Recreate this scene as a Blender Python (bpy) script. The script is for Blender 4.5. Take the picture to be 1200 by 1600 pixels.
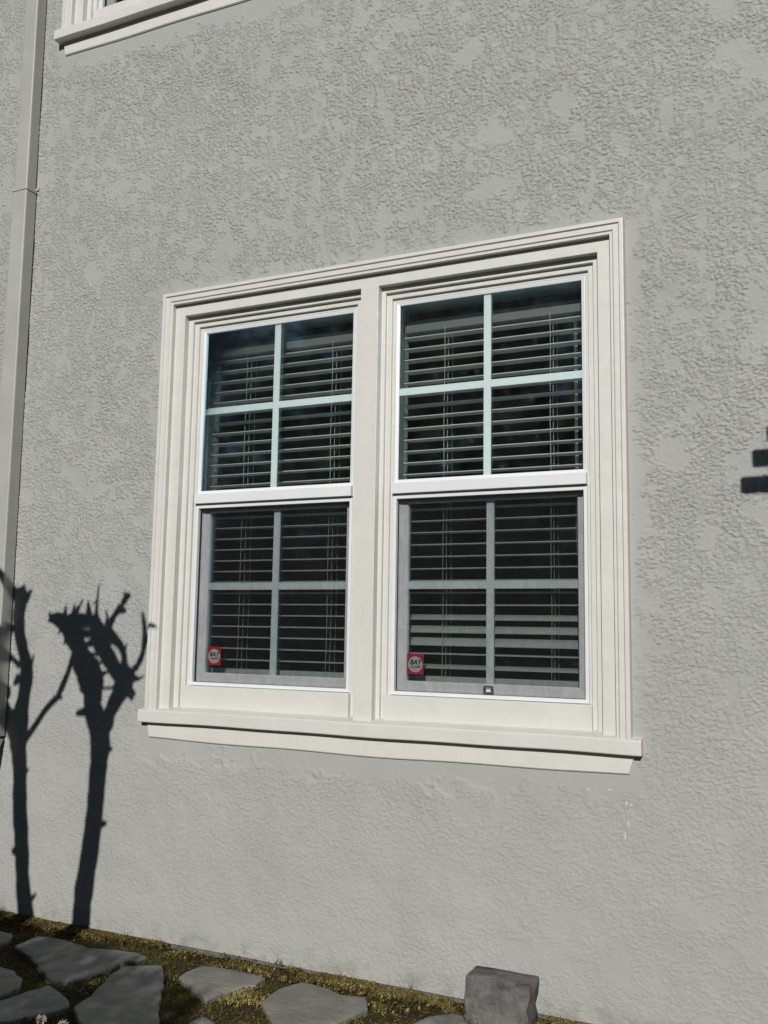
import bpy, math, random
import numpy as np
from mathutils import Vector, Matrix
random.seed(7); rng = np.random.default_rng(11)
R = math.radians
sc = bpy.context.scene
for o in list(bpy.data.objects): bpy.data.objects.remove(o)
COL = sc.collection

# ------------------------------------------------------------------ camera
H = 1.259                      # camera height above the ground at the wall foot
DIST = 3.25                    # camera distance from the wall plane (y = 0)
FPX, YAW, PITCH, ROLL = 1489.6, R(-25.452), R(7.052), R(0.904)
def axes():
    cy, sy, cp, sp = math.cos(YAW), math.sin(YAW), math.cos(PITCH), math.sin(PITCH)
    f = Vector((sy*cp, cy*cp, sp)); r = Vector((cy, -sy, 0)); u = r.cross(f)
    c, s = math.cos(ROLL), math.sin(ROLL)
    return c*r + s*u, -s*r + c*u, f
AR, AU, AF = axes()
CAMPOS = Vector((0, -DIST, H))
cam = bpy.data.cameras.new('camera'); camo = bpy.data.objects.new('camera', cam); COL.objects.link(camo)
m = Matrix.Identity(4)
for i in range(3):
    m[i][0], m[i][1], m[i][2], m[i][3] = AR[i], AU[i], -AF[i], CAMPOS[i]
camo.matrix_world = m
cam.sensor_fit = 'VERTICAL'; cam.sensor_height = 36; cam.lens = 36*FPX/1600
cam.clip_start = 0.02; cam.clip_end = 1000
sc.camera = camo
sc.cycles.transparent_max_bounces = 40
def ray(px, py): return AR*(px-600) + AU*(800-py) + AF*FPX
def on_wall(px, py, y=0.0):
    d = ray(px, py); return CAMPOS + d*((y+DIST)/d.y)
def on_ground(px, py, z=0.0):
    d = ray(px, py); return CAMPOS + d*((z-H)/d.z)

# ------------------------------------------------------------------ sky and sun
SUN_AZ, SUN_EL = R(16), R(26.0)          # azimuth measured from the wall normal towards +x
SUN = Vector((math.sin(SUN_AZ)*math.cos(SUN_EL), -math.cos(SUN_AZ)*math.cos(SUN_EL), math.sin(SUN_EL)))
w = bpy.data.worlds.new('World'); sc.world = w; w.use_nodes = True
nt = w.node_tree; bg = nt.nodes['Background']
sky = nt.nodes.new('ShaderNodeTexSky'); sky.sky_type = 'NISHITA'; sky.sun_disc = False
sky.air_density = 0.8; sky.dust_density = 0.2; sky.sun_elevation = SUN_EL; sky.sun_rotation = math.pi - SUN_AZ
nt.links.new(sky.outputs[0], bg.inputs[0]); bg.inputs[1].default_value = 0.05
sl = bpy.data.lights.new('sun', 'SUN'); sl.energy = 5.0; sl.angle = R(0.53); sl.color = (1.0, 0.97, 0.925)
so = bpy.data.objects.new('sun', sl); COL.objects.link(so); so.location = (4, -12, 8)
so.rotation_euler = (-SUN).to_track_quat('-Z', 'Y').to_euler()
sc.view_settings.view_transform = 'Standard'; sc.view_settings.look = 'None'
sc.view_settings.exposure = -0.3; sc.view_settings.gamma = 1.0; sc.view_settings.use_curve_mapping = False

# ------------------------------------------------------------------ material helpers
class NT:
    def __init__(s, name):
        s.m = bpy.data.materials.new(name); s.m.use_nodes = True; s.t = s.m.node_tree
        s.b = s.t.nodes['Principled BSDF']; s.out = s.t.nodes['Material Output']
        s.tc = None
    def n(s, k, **kw):
        x = s.t.nodes.new(k)
        for a, v in kw.items(): setattr(x, a, v)
        return x
    def l(s, a, b): s.t.links.new(a, b)
    def setin(s, sock, v):
        if hasattr(v, 'is_output'): s.l(v, sock)
        else: sock.default_value = v
    def obj(s):
        if not s.tc: s.tc = s.n('ShaderNodeTexCoord')
        return s.tc.outputs['Object']
    def mapping(s, vec, scale):
        x = s.n('ShaderNodeMapping'); s.l(vec, x.inputs['Vector']); x.inputs['Scale'].default_value = scale
        return x.outputs[0]
    def noise(s, scale, detail=3, rough=.5, dist=0., vec=None):
        x = s.n('ShaderNodeTexNoise'); s.l(vec if vec is not None else s.obj(), x.inputs['Vector'])
        x.inputs['Scale'].default_value = scale; x.inputs['Detail'].default_value = detail
        x.inputs['Roughness'].default_value = rough; x.inputs['Distortion'].default_value = dist
        return x.outputs['Fac']
    def math(s, op, a, b=None, c=None):
        x = s.n('ShaderNodeMath', operation=op)
        for i, v in enumerate((a, b, c)):
            if v is not None: s.setin(x.inputs[i], v)
        return x.outputs[0]
    def sstep(s, v, lo, hi, a=0., b=1.):
        x = s.n('ShaderNodeMapRange', interpolation_type='SMOOTHSTEP'); s.setin(x.inputs[0], v)
        x.inputs[1].default_value = lo; x.inputs[2].default_value = hi
        x.inputs[3].default_value = a; x.inputs[4].default_value = b
        return x.outputs[0]
    def ramp(s, v, stops):
        x = s.n('ShaderNodeValToRGB'); s.l(v, x.inputs[0]); e = x.color_ramp.elements
        while len(e) < len(stops): e.new(0.5)
        for el, (p, c) in zip(e, stops): el.position = p; el.color = (*c, 1)
        return x.outputs[0]
    def mixc(s, f, a, b, mode='MIX'):
        x = s.n('ShaderNodeMix', data_type='RGBA', blend_type=mode)
        s.setin(x.inputs['Factor'], f)
        s.setin(x.inputs['A'], a if hasattr(a, 'is_output') else (*a, 1))
        s.setin(x.inputs['B'], b if hasattr(b, 'is_output') else (*b, 1))
        return x.outputs['Result']
    def bump(s, h, dist=1., strength=1.):
        x = s.n('ShaderNodeBump'); s.l(h, x.inputs['Height'])
        x.inputs['Distance'].default_value = dist; x.inputs['Strength'].default_value = strength
        s.l(x.outputs[0], s.b.inputs['Normal'])
    def col(s, c): s.setin(s.b.inputs['Base Color'], c if hasattr(c, 'is_output') else (*c, 1))
    def rough(s, r): s.setin(s.b.inputs['Roughness'], r)

def simple(name, c, r=.5, var=.06, scale=9, bump=0., bscale=60, spec=.5, metal=0.):
    k = NT(name); n = k.noise(scale, 4, .6)
    d = tuple(max(0, x*(1-var*2)) for x in c); u = tuple(min(1, x*(1+var)) for x in c)
    k.col(k.ramp(n, [(.25, d), (.75, u)])); k.rough(r)
    k.b.inputs['Specular IOR Level'].default_value = spec; k.b.inputs['Metallic'].default_value = metal
    if bump: k.bump(k.noise(bscale, 3, .55), bump)
    return k.m

M = {}
def stucco():
    k = NT('stucco'); P = k.obj()
    sep = k.n('ShaderNodeSeparateXYZ'); k.l(P, sep.inputs[0]); Z = sep.outputs[2]
    fine = k.math('ADD', k.math('MULTIPLY', k.noise(260, 3, .6), .0007), k.math('MULTIPLY', k.noise(110, 3, .6), .0008))
    torn = k.sstep(k.noise(70, 3, .6, .4, k.mapping(P, (.7, 1, 1.2))), .44, .58)
    fine = k.math('ADD', fine, k.math('MULTIPLY', k.math('MULTIPLY', torn, k.n('ShaderNodeAttribute', attribute_name='tint').outputs['Fac']), k.sstep(Z, .2, 2.2, .0009, .0021)))
    k.bump(fine, 1.0, 1.0)
    c = k.ramp(k.noise(2.3, 5, .65), [(.3, (.322, .328, .312)), (.7, (.355, .361, .344))])
    st = k.sstep(k.noise(5.2, 6, .7, .5), .58, .74)
    c = k.mixc(k.math('MULTIPLY', st, .45), c, (.345, .335, .275))
    dirt = k.sstep(Z, .02, .09, .5, 0.); dirt = k.math('MULTIPLY', dirt, k.sstep(k.noise(16, 4, .6), .40, .68))
    c = k.mixc(dirt, c, (.19, .185, .135))
    k.col(c); k.rough(.82); k.b.inputs['Specular IOR Level'].default_value = .25
    return k.m
M['stucco'] = stucco()
def paint(name, c, rough=.42):
    k = NT(name)
    cc = k.ramp(k.noise(6, 5, .65), [(.28, tuple(x*.93 for x in c)), (.7, c)])
    streak = k.noise(9, 4, .6, .3, k.mapping(k.obj(), (4, 4, .6)))
    cc = k.mixc(k.sstep(streak, .60, .78, 0., .5), cc, tuple(x*y for x, y in zip(c, (.86, .83, .74))))
    k.col(cc); k.rough(k.sstep(k.noise(22, 3), .3, .7, rough-.08, rough+.12))
    h = k.math('ADD', k.math('MULTIPLY', k.noise(30, 3, .5), .0012), k.math('MULTIPLY', k.noise(7, 2, .5, 0, k.mapping(k.obj(), (1, 1, .8))), .003))
    k.bump(h, 1.0); return k.m
M['cream'] = paint('cream_paint', (.585, .578, .54))
M['vinyl'] = simple('white_vinyl', (.65, .665, .68), .35, .03, 5, .0004, 30)
M['grille'] = simple('grille_bar', (.62, .65, .635), .45, .03)
M['pipe'] = simple('grey_pipe_paint', (.365, .365, .345), .45, .06, 5, .0012, 14)
M['lining'] = simple('lining_paint', (.55, .56, .55), .6, .05)
M['slat'] = simple('blind_slat', (.68, .68, .66), .4, .04, 20)
M['rail'] = simple('blind_headrail', (.21, .20, .19), .5, .05)
M['cord'] = simple('blind_cord', (.6, .58, .54), .7, .05)
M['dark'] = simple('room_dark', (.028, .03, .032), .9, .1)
M['gasket'] = simple('gasket', (.03, .03, .035), .6, .1)
def glass(name, tint):
    k = NT(name); t = k.t; t.nodes.remove(k.b)
    fr = k.n('ShaderNodeFresnel'); fr.inputs['IOR'].default_value = 1.62
    tr = k.n('ShaderNodeBsdfTransparent'); tr.inputs[0].default_value = (*tint, 1)
    gl = k.n('ShaderNodeBsdfGlossy'); gl.inputs['Roughness'].default_value = .045; gl.inputs[0].default_value = (.80, .92, 1, 1)
    bp = k.n('ShaderNodeBump'); k.l(k.noise(3.5, 1.5, .4), bp.inputs['Height']); bp.inputs['Distance'].default_value = .0011
    k.l(bp.outputs[0], gl.inputs['Normal'])
    mx = k.n('ShaderNodeMixShader'); k.l(fr.outputs[0], mx.inputs[0]); k.l(tr.outputs[0], mx.inputs[1]); k.l(gl.outputs[0], mx.inputs[2])
    df = k.n('ShaderNodeBsdfDiffuse'); df.inputs[0].default_value = (.5, .5, .48, 1)      # a breath of dust
    m2 = k.n('ShaderNodeMixShader'); k.l(k.sstep(k.noise(11, 5, .7), .35, .8, .001, .008), m2.inputs[0])
    k.l(mx.outputs[0], m2.inputs[1]); k.l(df.outputs[0], m2.inputs[2]); k.l(m2.outputs[0], k.out.inputs[0]); return k.m
M['glass'] = glass('outer_glass', (.955, .975, .968)); M['glass_in'] = glass('inner_glass', (.945, .962, .956))
def meshmat():
    k = NT('insect_mesh'); k.t.nodes.remove(k.b)
    tr = k.n('ShaderNodeBsdfTransparent'); df = k.n('ShaderNodeBsdfDiffuse'); df.inputs[0].default_value = (.016, .017, .018, 1)
    mx = k.n('ShaderNodeMixShader')
    # woven wire read at a distance: cover varies a little where the weave beats
    wv = k.noise(9, 3, .5, 2.5, k.mapping(k.obj(), (1.6, 1, 1)))
    k.l(k.sstep(wv, .35, .65,   .19, .225), mx.inputs[0]); k.l(tr.outputs[0], mx.inputs[1]); k.l(df.outputs[0], mx.inputs[2])
    k.l(mx.outputs[0], k.out.inputs[0]); return k.m
M['mesh'] = meshmat()
M['red'] = simple('sticker_red', (.38, .018, .04), .4, .05)
M['stwhite'] = simple('sticker_white', (.46, .46, .45), .4, .03)
M['ink'] = simple('sticker_ink', (.02, .02, .02), .5, .05)
def conc():
    k = NT('concrete'); c = k.ramp(k.noise(18, 6, .7), [(.28, (.05, .048, .047)), (.5, (.13, .125, .12)), (.72, (.20, .185, .16))])
    c = k.mixc(k.sstep(k.noise(7, 4, .6), .55, .7, 0, .6), c, (.20, .16, .115)); k.col(c); k.rough(.95)
    k.b.inputs['Specular IOR Level'].default_value = .2
    k.bump(k.math('ADD', k.math('MULTIPLY', k.noise(170, 3, .6), .0040), k.math('MULTIPLY', k.noise(36, 4, .65), .007)), 1.); return k.m
M['concrete'] = conc()
def slate():
    k = NT('slate'); oi = k.n('ShaderNodeObjectInfo')
    c = k.ramp(k.noise(9, 6, .68, .4), [(.3, (.100, .108, .102)), (.5, (.165, .170, .158)), (.72, (.28, .275, .25))])
    c = k.mixc(k.math('MULTIPLY', oi.outputs['Random'], .55), c, (.22, .20, .165))
    c = k.mixc(k.sstep(k.noise(23, 5, .7), .6, .72, 0, .5), c, (.30, .28, .23))
    k.col(c); k.rough(.7); k.b.inputs['Specular IOR Level'].default_value = .35
    k.bump(k.math('ADD', k.math('MULTIPLY', k.noise(14, 6, .65, .8), .010), k.math('MULTIPLY', k.noise(150, 2, .6), .001)), 1.); return k.m
M['slate'] = slate()
def soil():
    k = NT('soil'); c = k.ramp(k.noise(22, 6, .7), [(.3, (.022, .018, .012)), (.5, (.05, .040, .022)), (.72, (.085, .068, .035))])
    c = k.mixc(k.sstep(k.noise(4.5, 5, .65), .45, .6, 0, .75), c, (.075, .072, .016)); k.col(c); k.rough(.95)
    k.b.inputs['Specular IOR Level'].default_value = .1
    k.bump(k.math('ADD', k.math('MULTIPLY', k.noise(55, 4, .65), .015), k.math('MULTIPLY', k.noise(220, 2, .6), .003)), 1.); return k.m
M['soil'] = soil()
def leafmat(name, lo, mid, hi, rough=.6):
    k = NT(name); at = k.n('ShaderNodeAttribute', attribute_name='tint')
    k.col(k.ramp(at.outputs['Fac'], [(.0, lo), (.5, mid), (1., hi)])); k.rough(rough)
    k.b.inputs['Specular IOR Level'].default_value = .25
    return k.m
M['sedum'] = leafmat('sedum_leaf', (.085, .036, .018), (.092, .082, .022), (.31, .25, .085))
M['moss'] = leafmat('moss_leaf', (.038, .024, .010), (.070, .056, .012), (.125, .105, .026), .9)
M['evergreen'] = leafmat('evergreen_leaf', (.018, .03, .012), (.035, .055, .02), (.06, .085, .03))
M['hedge'] = leafmat('hedge_leaf', (.02, .04, .014), (.045, .075, .022), (.08, .115, .035))
M['grass'] = leafmat('grass_blade', (.05, .06, .015), (.11, .13, .03), (.25, .22, .09))
M['bark'] = simple('bark', (.13, .105, .085), .9, .3, 25, .006, 40)
M['wood'] = simple('weathered_wood', (.12, .09, .065), .8, .2, 12, .002, 60)
M['petal'] = simple('petal_pink', (.34, .25, .24), .7, .25, 60)
M['lawn'] = simple('ground_cover', (.06, .065, .03), .95, .25, 3, .02, 12)
M['fleck'] = simple('fleck_paint', (.50, .50, .47), .6, .03)

# ------------------------------------------------------------------ object helpers
def mk(name, verts, faces, mat, parent=None, smooth=False, tint=None, uvs=None):
    me = bpy.data.meshes.new(name); me.from_pydata([tuple(v) for v in verts], [], faces)
    for mm in (mat if isinstance(mat, list) else [mat]): me.materials.append(M[mm])
    if smooth: me.polygons.foreach_set('use_smooth', [True]*len(me.polygons))
    if tint is not None:
        a = me.attributes.new('tint', 'FLOAT', 'POINT'); a.data.foreach_set('value', np.asarray(tint, dtype=np.float32))
    me.update()
    o = bpy.data.objects.new(name, me); COL.objects.link(o)
    if parent: o.parent = parent
    return o
def mk_np(name, V, F, mat, parent=None, tint=None, smooth=False):
    """V (n,3) float, F (m,k) int: quick mesh for leaves."""
    me = bpy.data.meshes.new(name); k = F.shape[1]
    me.vertices.add(len(V)); me.vertices.foreach_set('co', V.astype(np.float32).ravel())
    me.loops.add(F.size); me.loops.foreach_set('vertex_index', F.astype(np.int32).ravel())
    me.polygons.add(len(F)); me.polygons.foreach_set('loop_start', np.arange(len(F), dtype=np.int32)*k)
    me.polygons.foreach_set('loop_total', np.full(len(F), k, dtype=np.int32))
    if smooth: me.polygons.foreach_set('use_smooth', np.ones(len(F), dtype=bool))
    me.materials.append(M[mat])
    if tint is not None:
        a = me.attributes.new('tint', 'FLOAT', 'POINT'); a.data.foreach_set('value', np.asarray(tint, dtype=np.float32))
    me.update(calc_edges=True); me.validate()
    o = bpy.data.objects.new(name, me); COL.objects.link(o)
    if parent: o.parent = parent
    return o
def empty(name, label, cat, group=None, kind=None, loc=(0, 0, 0)):
    o = bpy.data.objects.new(name, None); COL.objects.link(o); o.location = loc; o.empty_display_size = .1
    tag(o, label, cat, group, kind or 'thing'); return o
def tag(o, label=None, cat=None, group=None, kind=None):
    if label: o['label'] = label
    if cat: o['category'] = cat
    if group: o['group'] = group
    if kind: o['kind'] = kind
    return o
def bevel(o, wd=.002, seg=2):
    b = o.modifiers.new('bevel', 'BEVEL'); b.width = wd; b.segments = seg; b.limit_method = 'ANGLE'; b.angle_limit = R(30)
    return o
def box(name, x0, x1, y0, y1, z0, z1, mat, parent=None, bv=0.):
    v = [(x0,y0,z0),(x1,y0,z0),(x1,y1,z0),(x0,y1,z0),(x0,y0,z1),(x1,y0,z1),(x1,y1,z1),(x0,y1,z1)]
    f = [(0,3,2,1),(4,5,6,7),(0,1,5,4),(1,2,6,5),(2,3,7,6),(3,0,4,7)]
    o = mk(name, v, f, mat, parent)
    if bv: bevel(o, bv)
    return o
def soften(prof, r=.0016):
    out = [prof[0]]
    for i in range(1, len(prof)-1):
        p, a, b = Vector(prof[i]), Vector(prof[i-1]), Vector(prof[i+1])
        da, db = (a-p), (b-p); ra = min(r, da.length*.45); rb = min(r, db.length*.45)
        q0, q1 = p+da.normalized()*ra, p+db.normalized()*rb; mid = (q0+q1)*.25 + p*.5
        out += [tuple(q0), tuple(mid), tuple(q1)]
    return out + [prof[-1]]
def surround(name, xL, xR, zB, zT, prof, mat, parent, bottom=False, soft=.0016):
    """mitred moulding: one mesh for each side. prof = [(inset, depth)]"""
    prof = soften(prof, soft) if soft else prof
    sides = []
    def strip(a, b):
        n = len(prof); v = a + b; f = [(i, i+1, n+i+1, n+i) for i in range(n-1)]; return v, f
    bl = [(xL+u, y, zB+(u if bottom else 0)) for u, y in prof]; tl = [(xL+u, y, zT-u) for u, y in prof]
    tr = [(xR-u, y, zT-u) for u, y in prof]; br = [(xR-u, y, zB+(u if bottom else 0)) for u, y in prof]
    pairs = [(bl, tl), (tl, tr), (tr, br)] + ([(br, bl)] if bottom else [])
    return [mk(name, *strip(a, b), mat, parent) for a, b in pairs]
def tube_np(path, radii, sides=8, jitter=0.):
    V, F = [], []
    n = len(path)
    for i in range(n):
        t = (path[min(i+1, n-1)] - path[max(i-1, 0)]).normalized()
        ref = Vector((0, 1, 0)) if abs(t.y) < .9 else Vector((1, 0, 0))
        a = t.cross(ref).normalized(); b = t.cross(a)
        for k in range(sides):
            an = 2*math.pi*k/sides; rr = radii[i]*(1+random.uniform(-jitter, jitter))
            V.append(path[i] + (a*math.cos(an) + b*math.sin(an))*rr)
    for i in range(n-1):
        for k in range(sides):
            k2 = (k+1) % sides; F.append((i*sides+k, i*sides+k2, (i+1)*sides+k2, (i+1)*sides+k))
    F.append(tuple(range(sides))[::-1]); F.append(tuple((n-1)*sides+k for k in range(sides)))
    return V, F

# ------------------------------------------------------------------ window geometry (metres; z relative to the camera height)
cL, cR, cT = -2.6154, -0.6252, 1.4413
m1, m2 = -1.6596, -1.5823
FLAT = .106
SILL_T, SILL_B = -.342, -.393
UPX, UPZ = -.696, 3.215                     # offset of the storey above

# ------------------------------------------------------------------ ground and path
g = mk('ground', [(-150, -150, -.035), (150, -150, -.035), (150, 150, -.035), (-150, 150, -.035)], [(0, 1, 2, 3)], 'lawn'); tag(g, kind='structure')

STONES = [  # outlines read off the photograph, laid on the ground plane
 [(22,1477),(60,1462),(97,1467),(140,1480),(213,1487),(230,1493),(217,1500),(187,1502),(167,1517),(140,1527),(80,1535),(62,1510)],
 [(190,1508),(255,1506),(256,1533),(250,1566),(247,1606),(130,1606),(113,1573),(143,1556),(167,1527)],
 [(-60,1570),(0,1563),(77,1538),(110,1565),(108,1573),(10,1597),(-50,1600)],
 [(-55,1508),(0,1510),(23,1517),(33,1527),(30,1540),(0,1555),(-60,1558)],
 [(277,1526),(317,1508),(353,1513),(383,1518),(412,1526),(400,1538),(350,1550),(323,1563)],
 [(410,1564),(436,1542),(473,1532),(506,1542),(532,1553),(571,1558),(573,1575),(545,1588),(523,1600),(480,1618),(432,1606),(419,1579)],
 [(628,1606),(666,1588),(705,1583),(722,1586),(735,1606),(720,1625),(650,1630)],
 [(285,1612),(300,1594),(318,1588),(336,1600),(330,1620)],
 [(-70,1462),(-10,1452),(22,1458),(10,1472),(-60,1490)],
 [(350,1650),(430,1630),(500,1650),(520,1700),(400,1720)],
 [(120,1640),(240,1630),(270,1690),(180,1730),(100,1700)],
 [(560,1660),(640,1650),(740,1665),(760,1720),(600,1740)],
]
def inside(poly, x, y):
    c = np.zeros(x.shape, bool); n = len(poly)
    for i in range(n):
        x0, y0 = poly[i]; x1, y1 = poly[(i+1) % n]
        t = ((y0 > y) != (y1 > y)) & (x < (x1-x0)*(y-y0)/(y1-y0+1e-12)+x0); c ^= t
    return c
STONE_Z = .016
polys = [[tuple(on_ground(px, py, STONE_Z).xy) for px, py in s] for s in STONES]
def fbm(x, y, seed, octs=4, f0=3.):
    r_ = np.random.default_rng(seed); o = np.zeros_like(x); a = 1.
    for k in range(octs):
        for q in range(3):
            th = r_.uniform(0, 6.28); ph = r_.uniform(0, 6.28); f = f0*(2.1**k)*r_.uniform(.7, 1.3)
            o = o + a*np.sin((x*np.cos(th)+y*np.sin(th))*f*2 + ph + 1.5*np.sin(y*f+ph))/3
        a *= .5
    return o
# soil bed of the path: dense uneven sheet
nx, ny = 420, 170
gx, gy = np.meshgrid(np.linspace(-4.4, .9, nx), np.linspace(-2.3, .03, ny))
gz = -.004 + .006*fbm(gx, gy, 3, 4, 4.) + .004*fbm(gx, gy, 5, 3, 22.)
wallside = np.clip((gy+.16)/.16, 0, 1); gz = gz - .012*wallside
st_mask = np.zeros(gx.shape, bool)
for p in polys: st_mask |= inside(p, gx, gy)
gz = np.where(st_mask, np.minimum(gz, -.004), gz)
V = np.stack([gx.ravel(), gy.ravel(), gz.ravel()], 1)
ii = (np.arange(ny-1)[:, None]*nx + np.arange(nx-1)[None]).ravel()
F = np.stack([ii, ii+1, ii+nx+1, ii+nx], 1)
path = mk_np('path', V, F, 'soil', smooth=True); tag(path, kind='structure')
def flagstone(poly, idx):
    P = [Vector((x, y)) for x, y in poly]
    # roughen the outline: split edges, jitter
    Q = []
    for i in range(len(P)):
        a, b = P[i], P[(i+1) % len(P)]; L = (b-a).length; k = max(1, int(L/.035))
        nrm = Vector((-(b-a).y, (b-a).x)).normalized()
        for j in range(k): Q.append(a.lerp(b, j/k) + nrm*(random.uniform(-.006, .006)))
    n = len(Q); c = sum(Q, Vector((0, 0)))/n
    tx, ty = random.uniform(-.012, .012), random.uniform(-.012, .012)
    def zt(p): return STONE_Z + (p.x-c.x)*tx + (p.y-c.y)*ty
    v = []; f = []
    rings = [(1.0, -.02), (1.0, -.006), (.985, -.001), (.95, .0005)]
    for s, dz in rings:
        for p in Q:
            q = c + (p-c)*s; v.append((q.x, q.y, (zt(p) + dz) if dz > -.02 else -.02))
    for r_ in range(3):
        for i in range(n):
            j = (i+1) % n; f.append((r_*n+i, r_*n+j, (r_+1)*n+j, (r_+1)*n+i))
    for s in (.6, .25):
        b0 = len(v)
        for p in Q:
            q = c+(p-c)*s; v.append((q.x, q.y, zt(q)+.0012*math.sin(q.x*31+idx)*math.cos(q.y*37)))
        for i in range(n):
            j = (i+1) % n; f.append((b0-n+i, b0-n+j, b0+j, b0+i))
    v.append((c.x, c.y, zt(c))); b0 = len(v)-1
    for i in range(n): f.append((b0-n+i, b0-n+(i+1) % n, b0))
    o = mk('flagstone', v, f, 'slate', path)
    o.data.polygons.foreach_set('use_smooth', [i >= 2*n for i in range(len(f))])
for i, p in enumerate(polys): flagstone(p, i)

# ------------------------------------------------------------------ house wall
house = empty('house_wall', 'grey stucco house wall around the windows', 'wall')
WX0, WX1, WZ1 = -9.0, 4.5, 6.6
hx0, hx1 = cL+.03, cR-.03
holes = [(hx0, hx1, SILL_B+H+.01, cT-.03+H), (hx0+UPX, hx1+UPX, SILL_B+H+.01+UPZ, cT-.03+H+UPZ)]
RX0, RX1, RZ1 = -3.92, -.06, 4.56          # the part of the wall modelled with its plaster relief
xs = sorted({WX0, WX1, RX0, RX1, *[h[0] for h in holes], *[h[1] for h in holes]}); zs = sorted({.004, WZ1, RZ1, *[h[2] for h in holes], *[h[3] for h in holes]})
def in_hole(x, z): return any(a < x < b and c < z < d for a, b, c, d in holes)
v, f, ids = [], [], {}
def vid(x, y, z):
    key = (round(x, 5), round(y, 5), round(z, 5))
    if key not in ids: ids[key] = len(v); v.append((x, y, z))
    return ids[key]
for i in range(len(xs)-1):
    for j in range(len(zs)-1):
        if in_hole((xs[i]+xs[i+1])/2, (zs[j]+zs[j+1])/2): continue
        for y in (0, .2):
            q = [vid(xs[i], y, zs[j]), vid(xs[i+1], y, zs[j]), vid(xs[i+1], y, zs[j+1]), vid(xs[i], y, zs[j+1])]
            if y == 0 and RX0 < (xs[i]+xs[i+1])/2 < RX1 and (zs[j]+zs[j+1])/2 < RZ1: continue
            f.append(q if y == 0 else q[::-1])
def reveal(a, b, c, d, inner):
    for (x0, z0, x1, z1) in ((a, c, b, c), (b, c, b, d), (b, d, a, d), (a, d, a, c)):
        q = [vid(x0, 0, z0), vid(x1, 0, z1), vid(x1, .2, z1), vid(x0, .2, z0)]; f.append(q if inner else q[::-1])
for h in holes:
    a, b, c, d = h
    xx = [x for x in xs if a-1e-6 <= x <= b+1e-6]; zz = [z for z in zs if c-1e-6 <= z <= d+1e-6]
    for p, q in zip(xx, xx[1:]):
        for z in (c, d): f.append([vid(p, 0, z), vid(q, 0, z), vid(q, .2, z), vid(p, .2, z)])
    for p, q in zip(zz, zz[1:]):
        for x in (a, b): f.append([vid(x, 0, p), vid(x, 0, q), vid(x, .2, q), vid(x, .2, p)])
for p, q in zip(xs, xs[1:]):
    for z in (.004, WZ1): f.append([vid(p, 0, z), vid(q, 0, z), vid(q, .2, z), vid(p, .2, z)])
mk('stucco', v, f, 'stucco', house)
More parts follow.
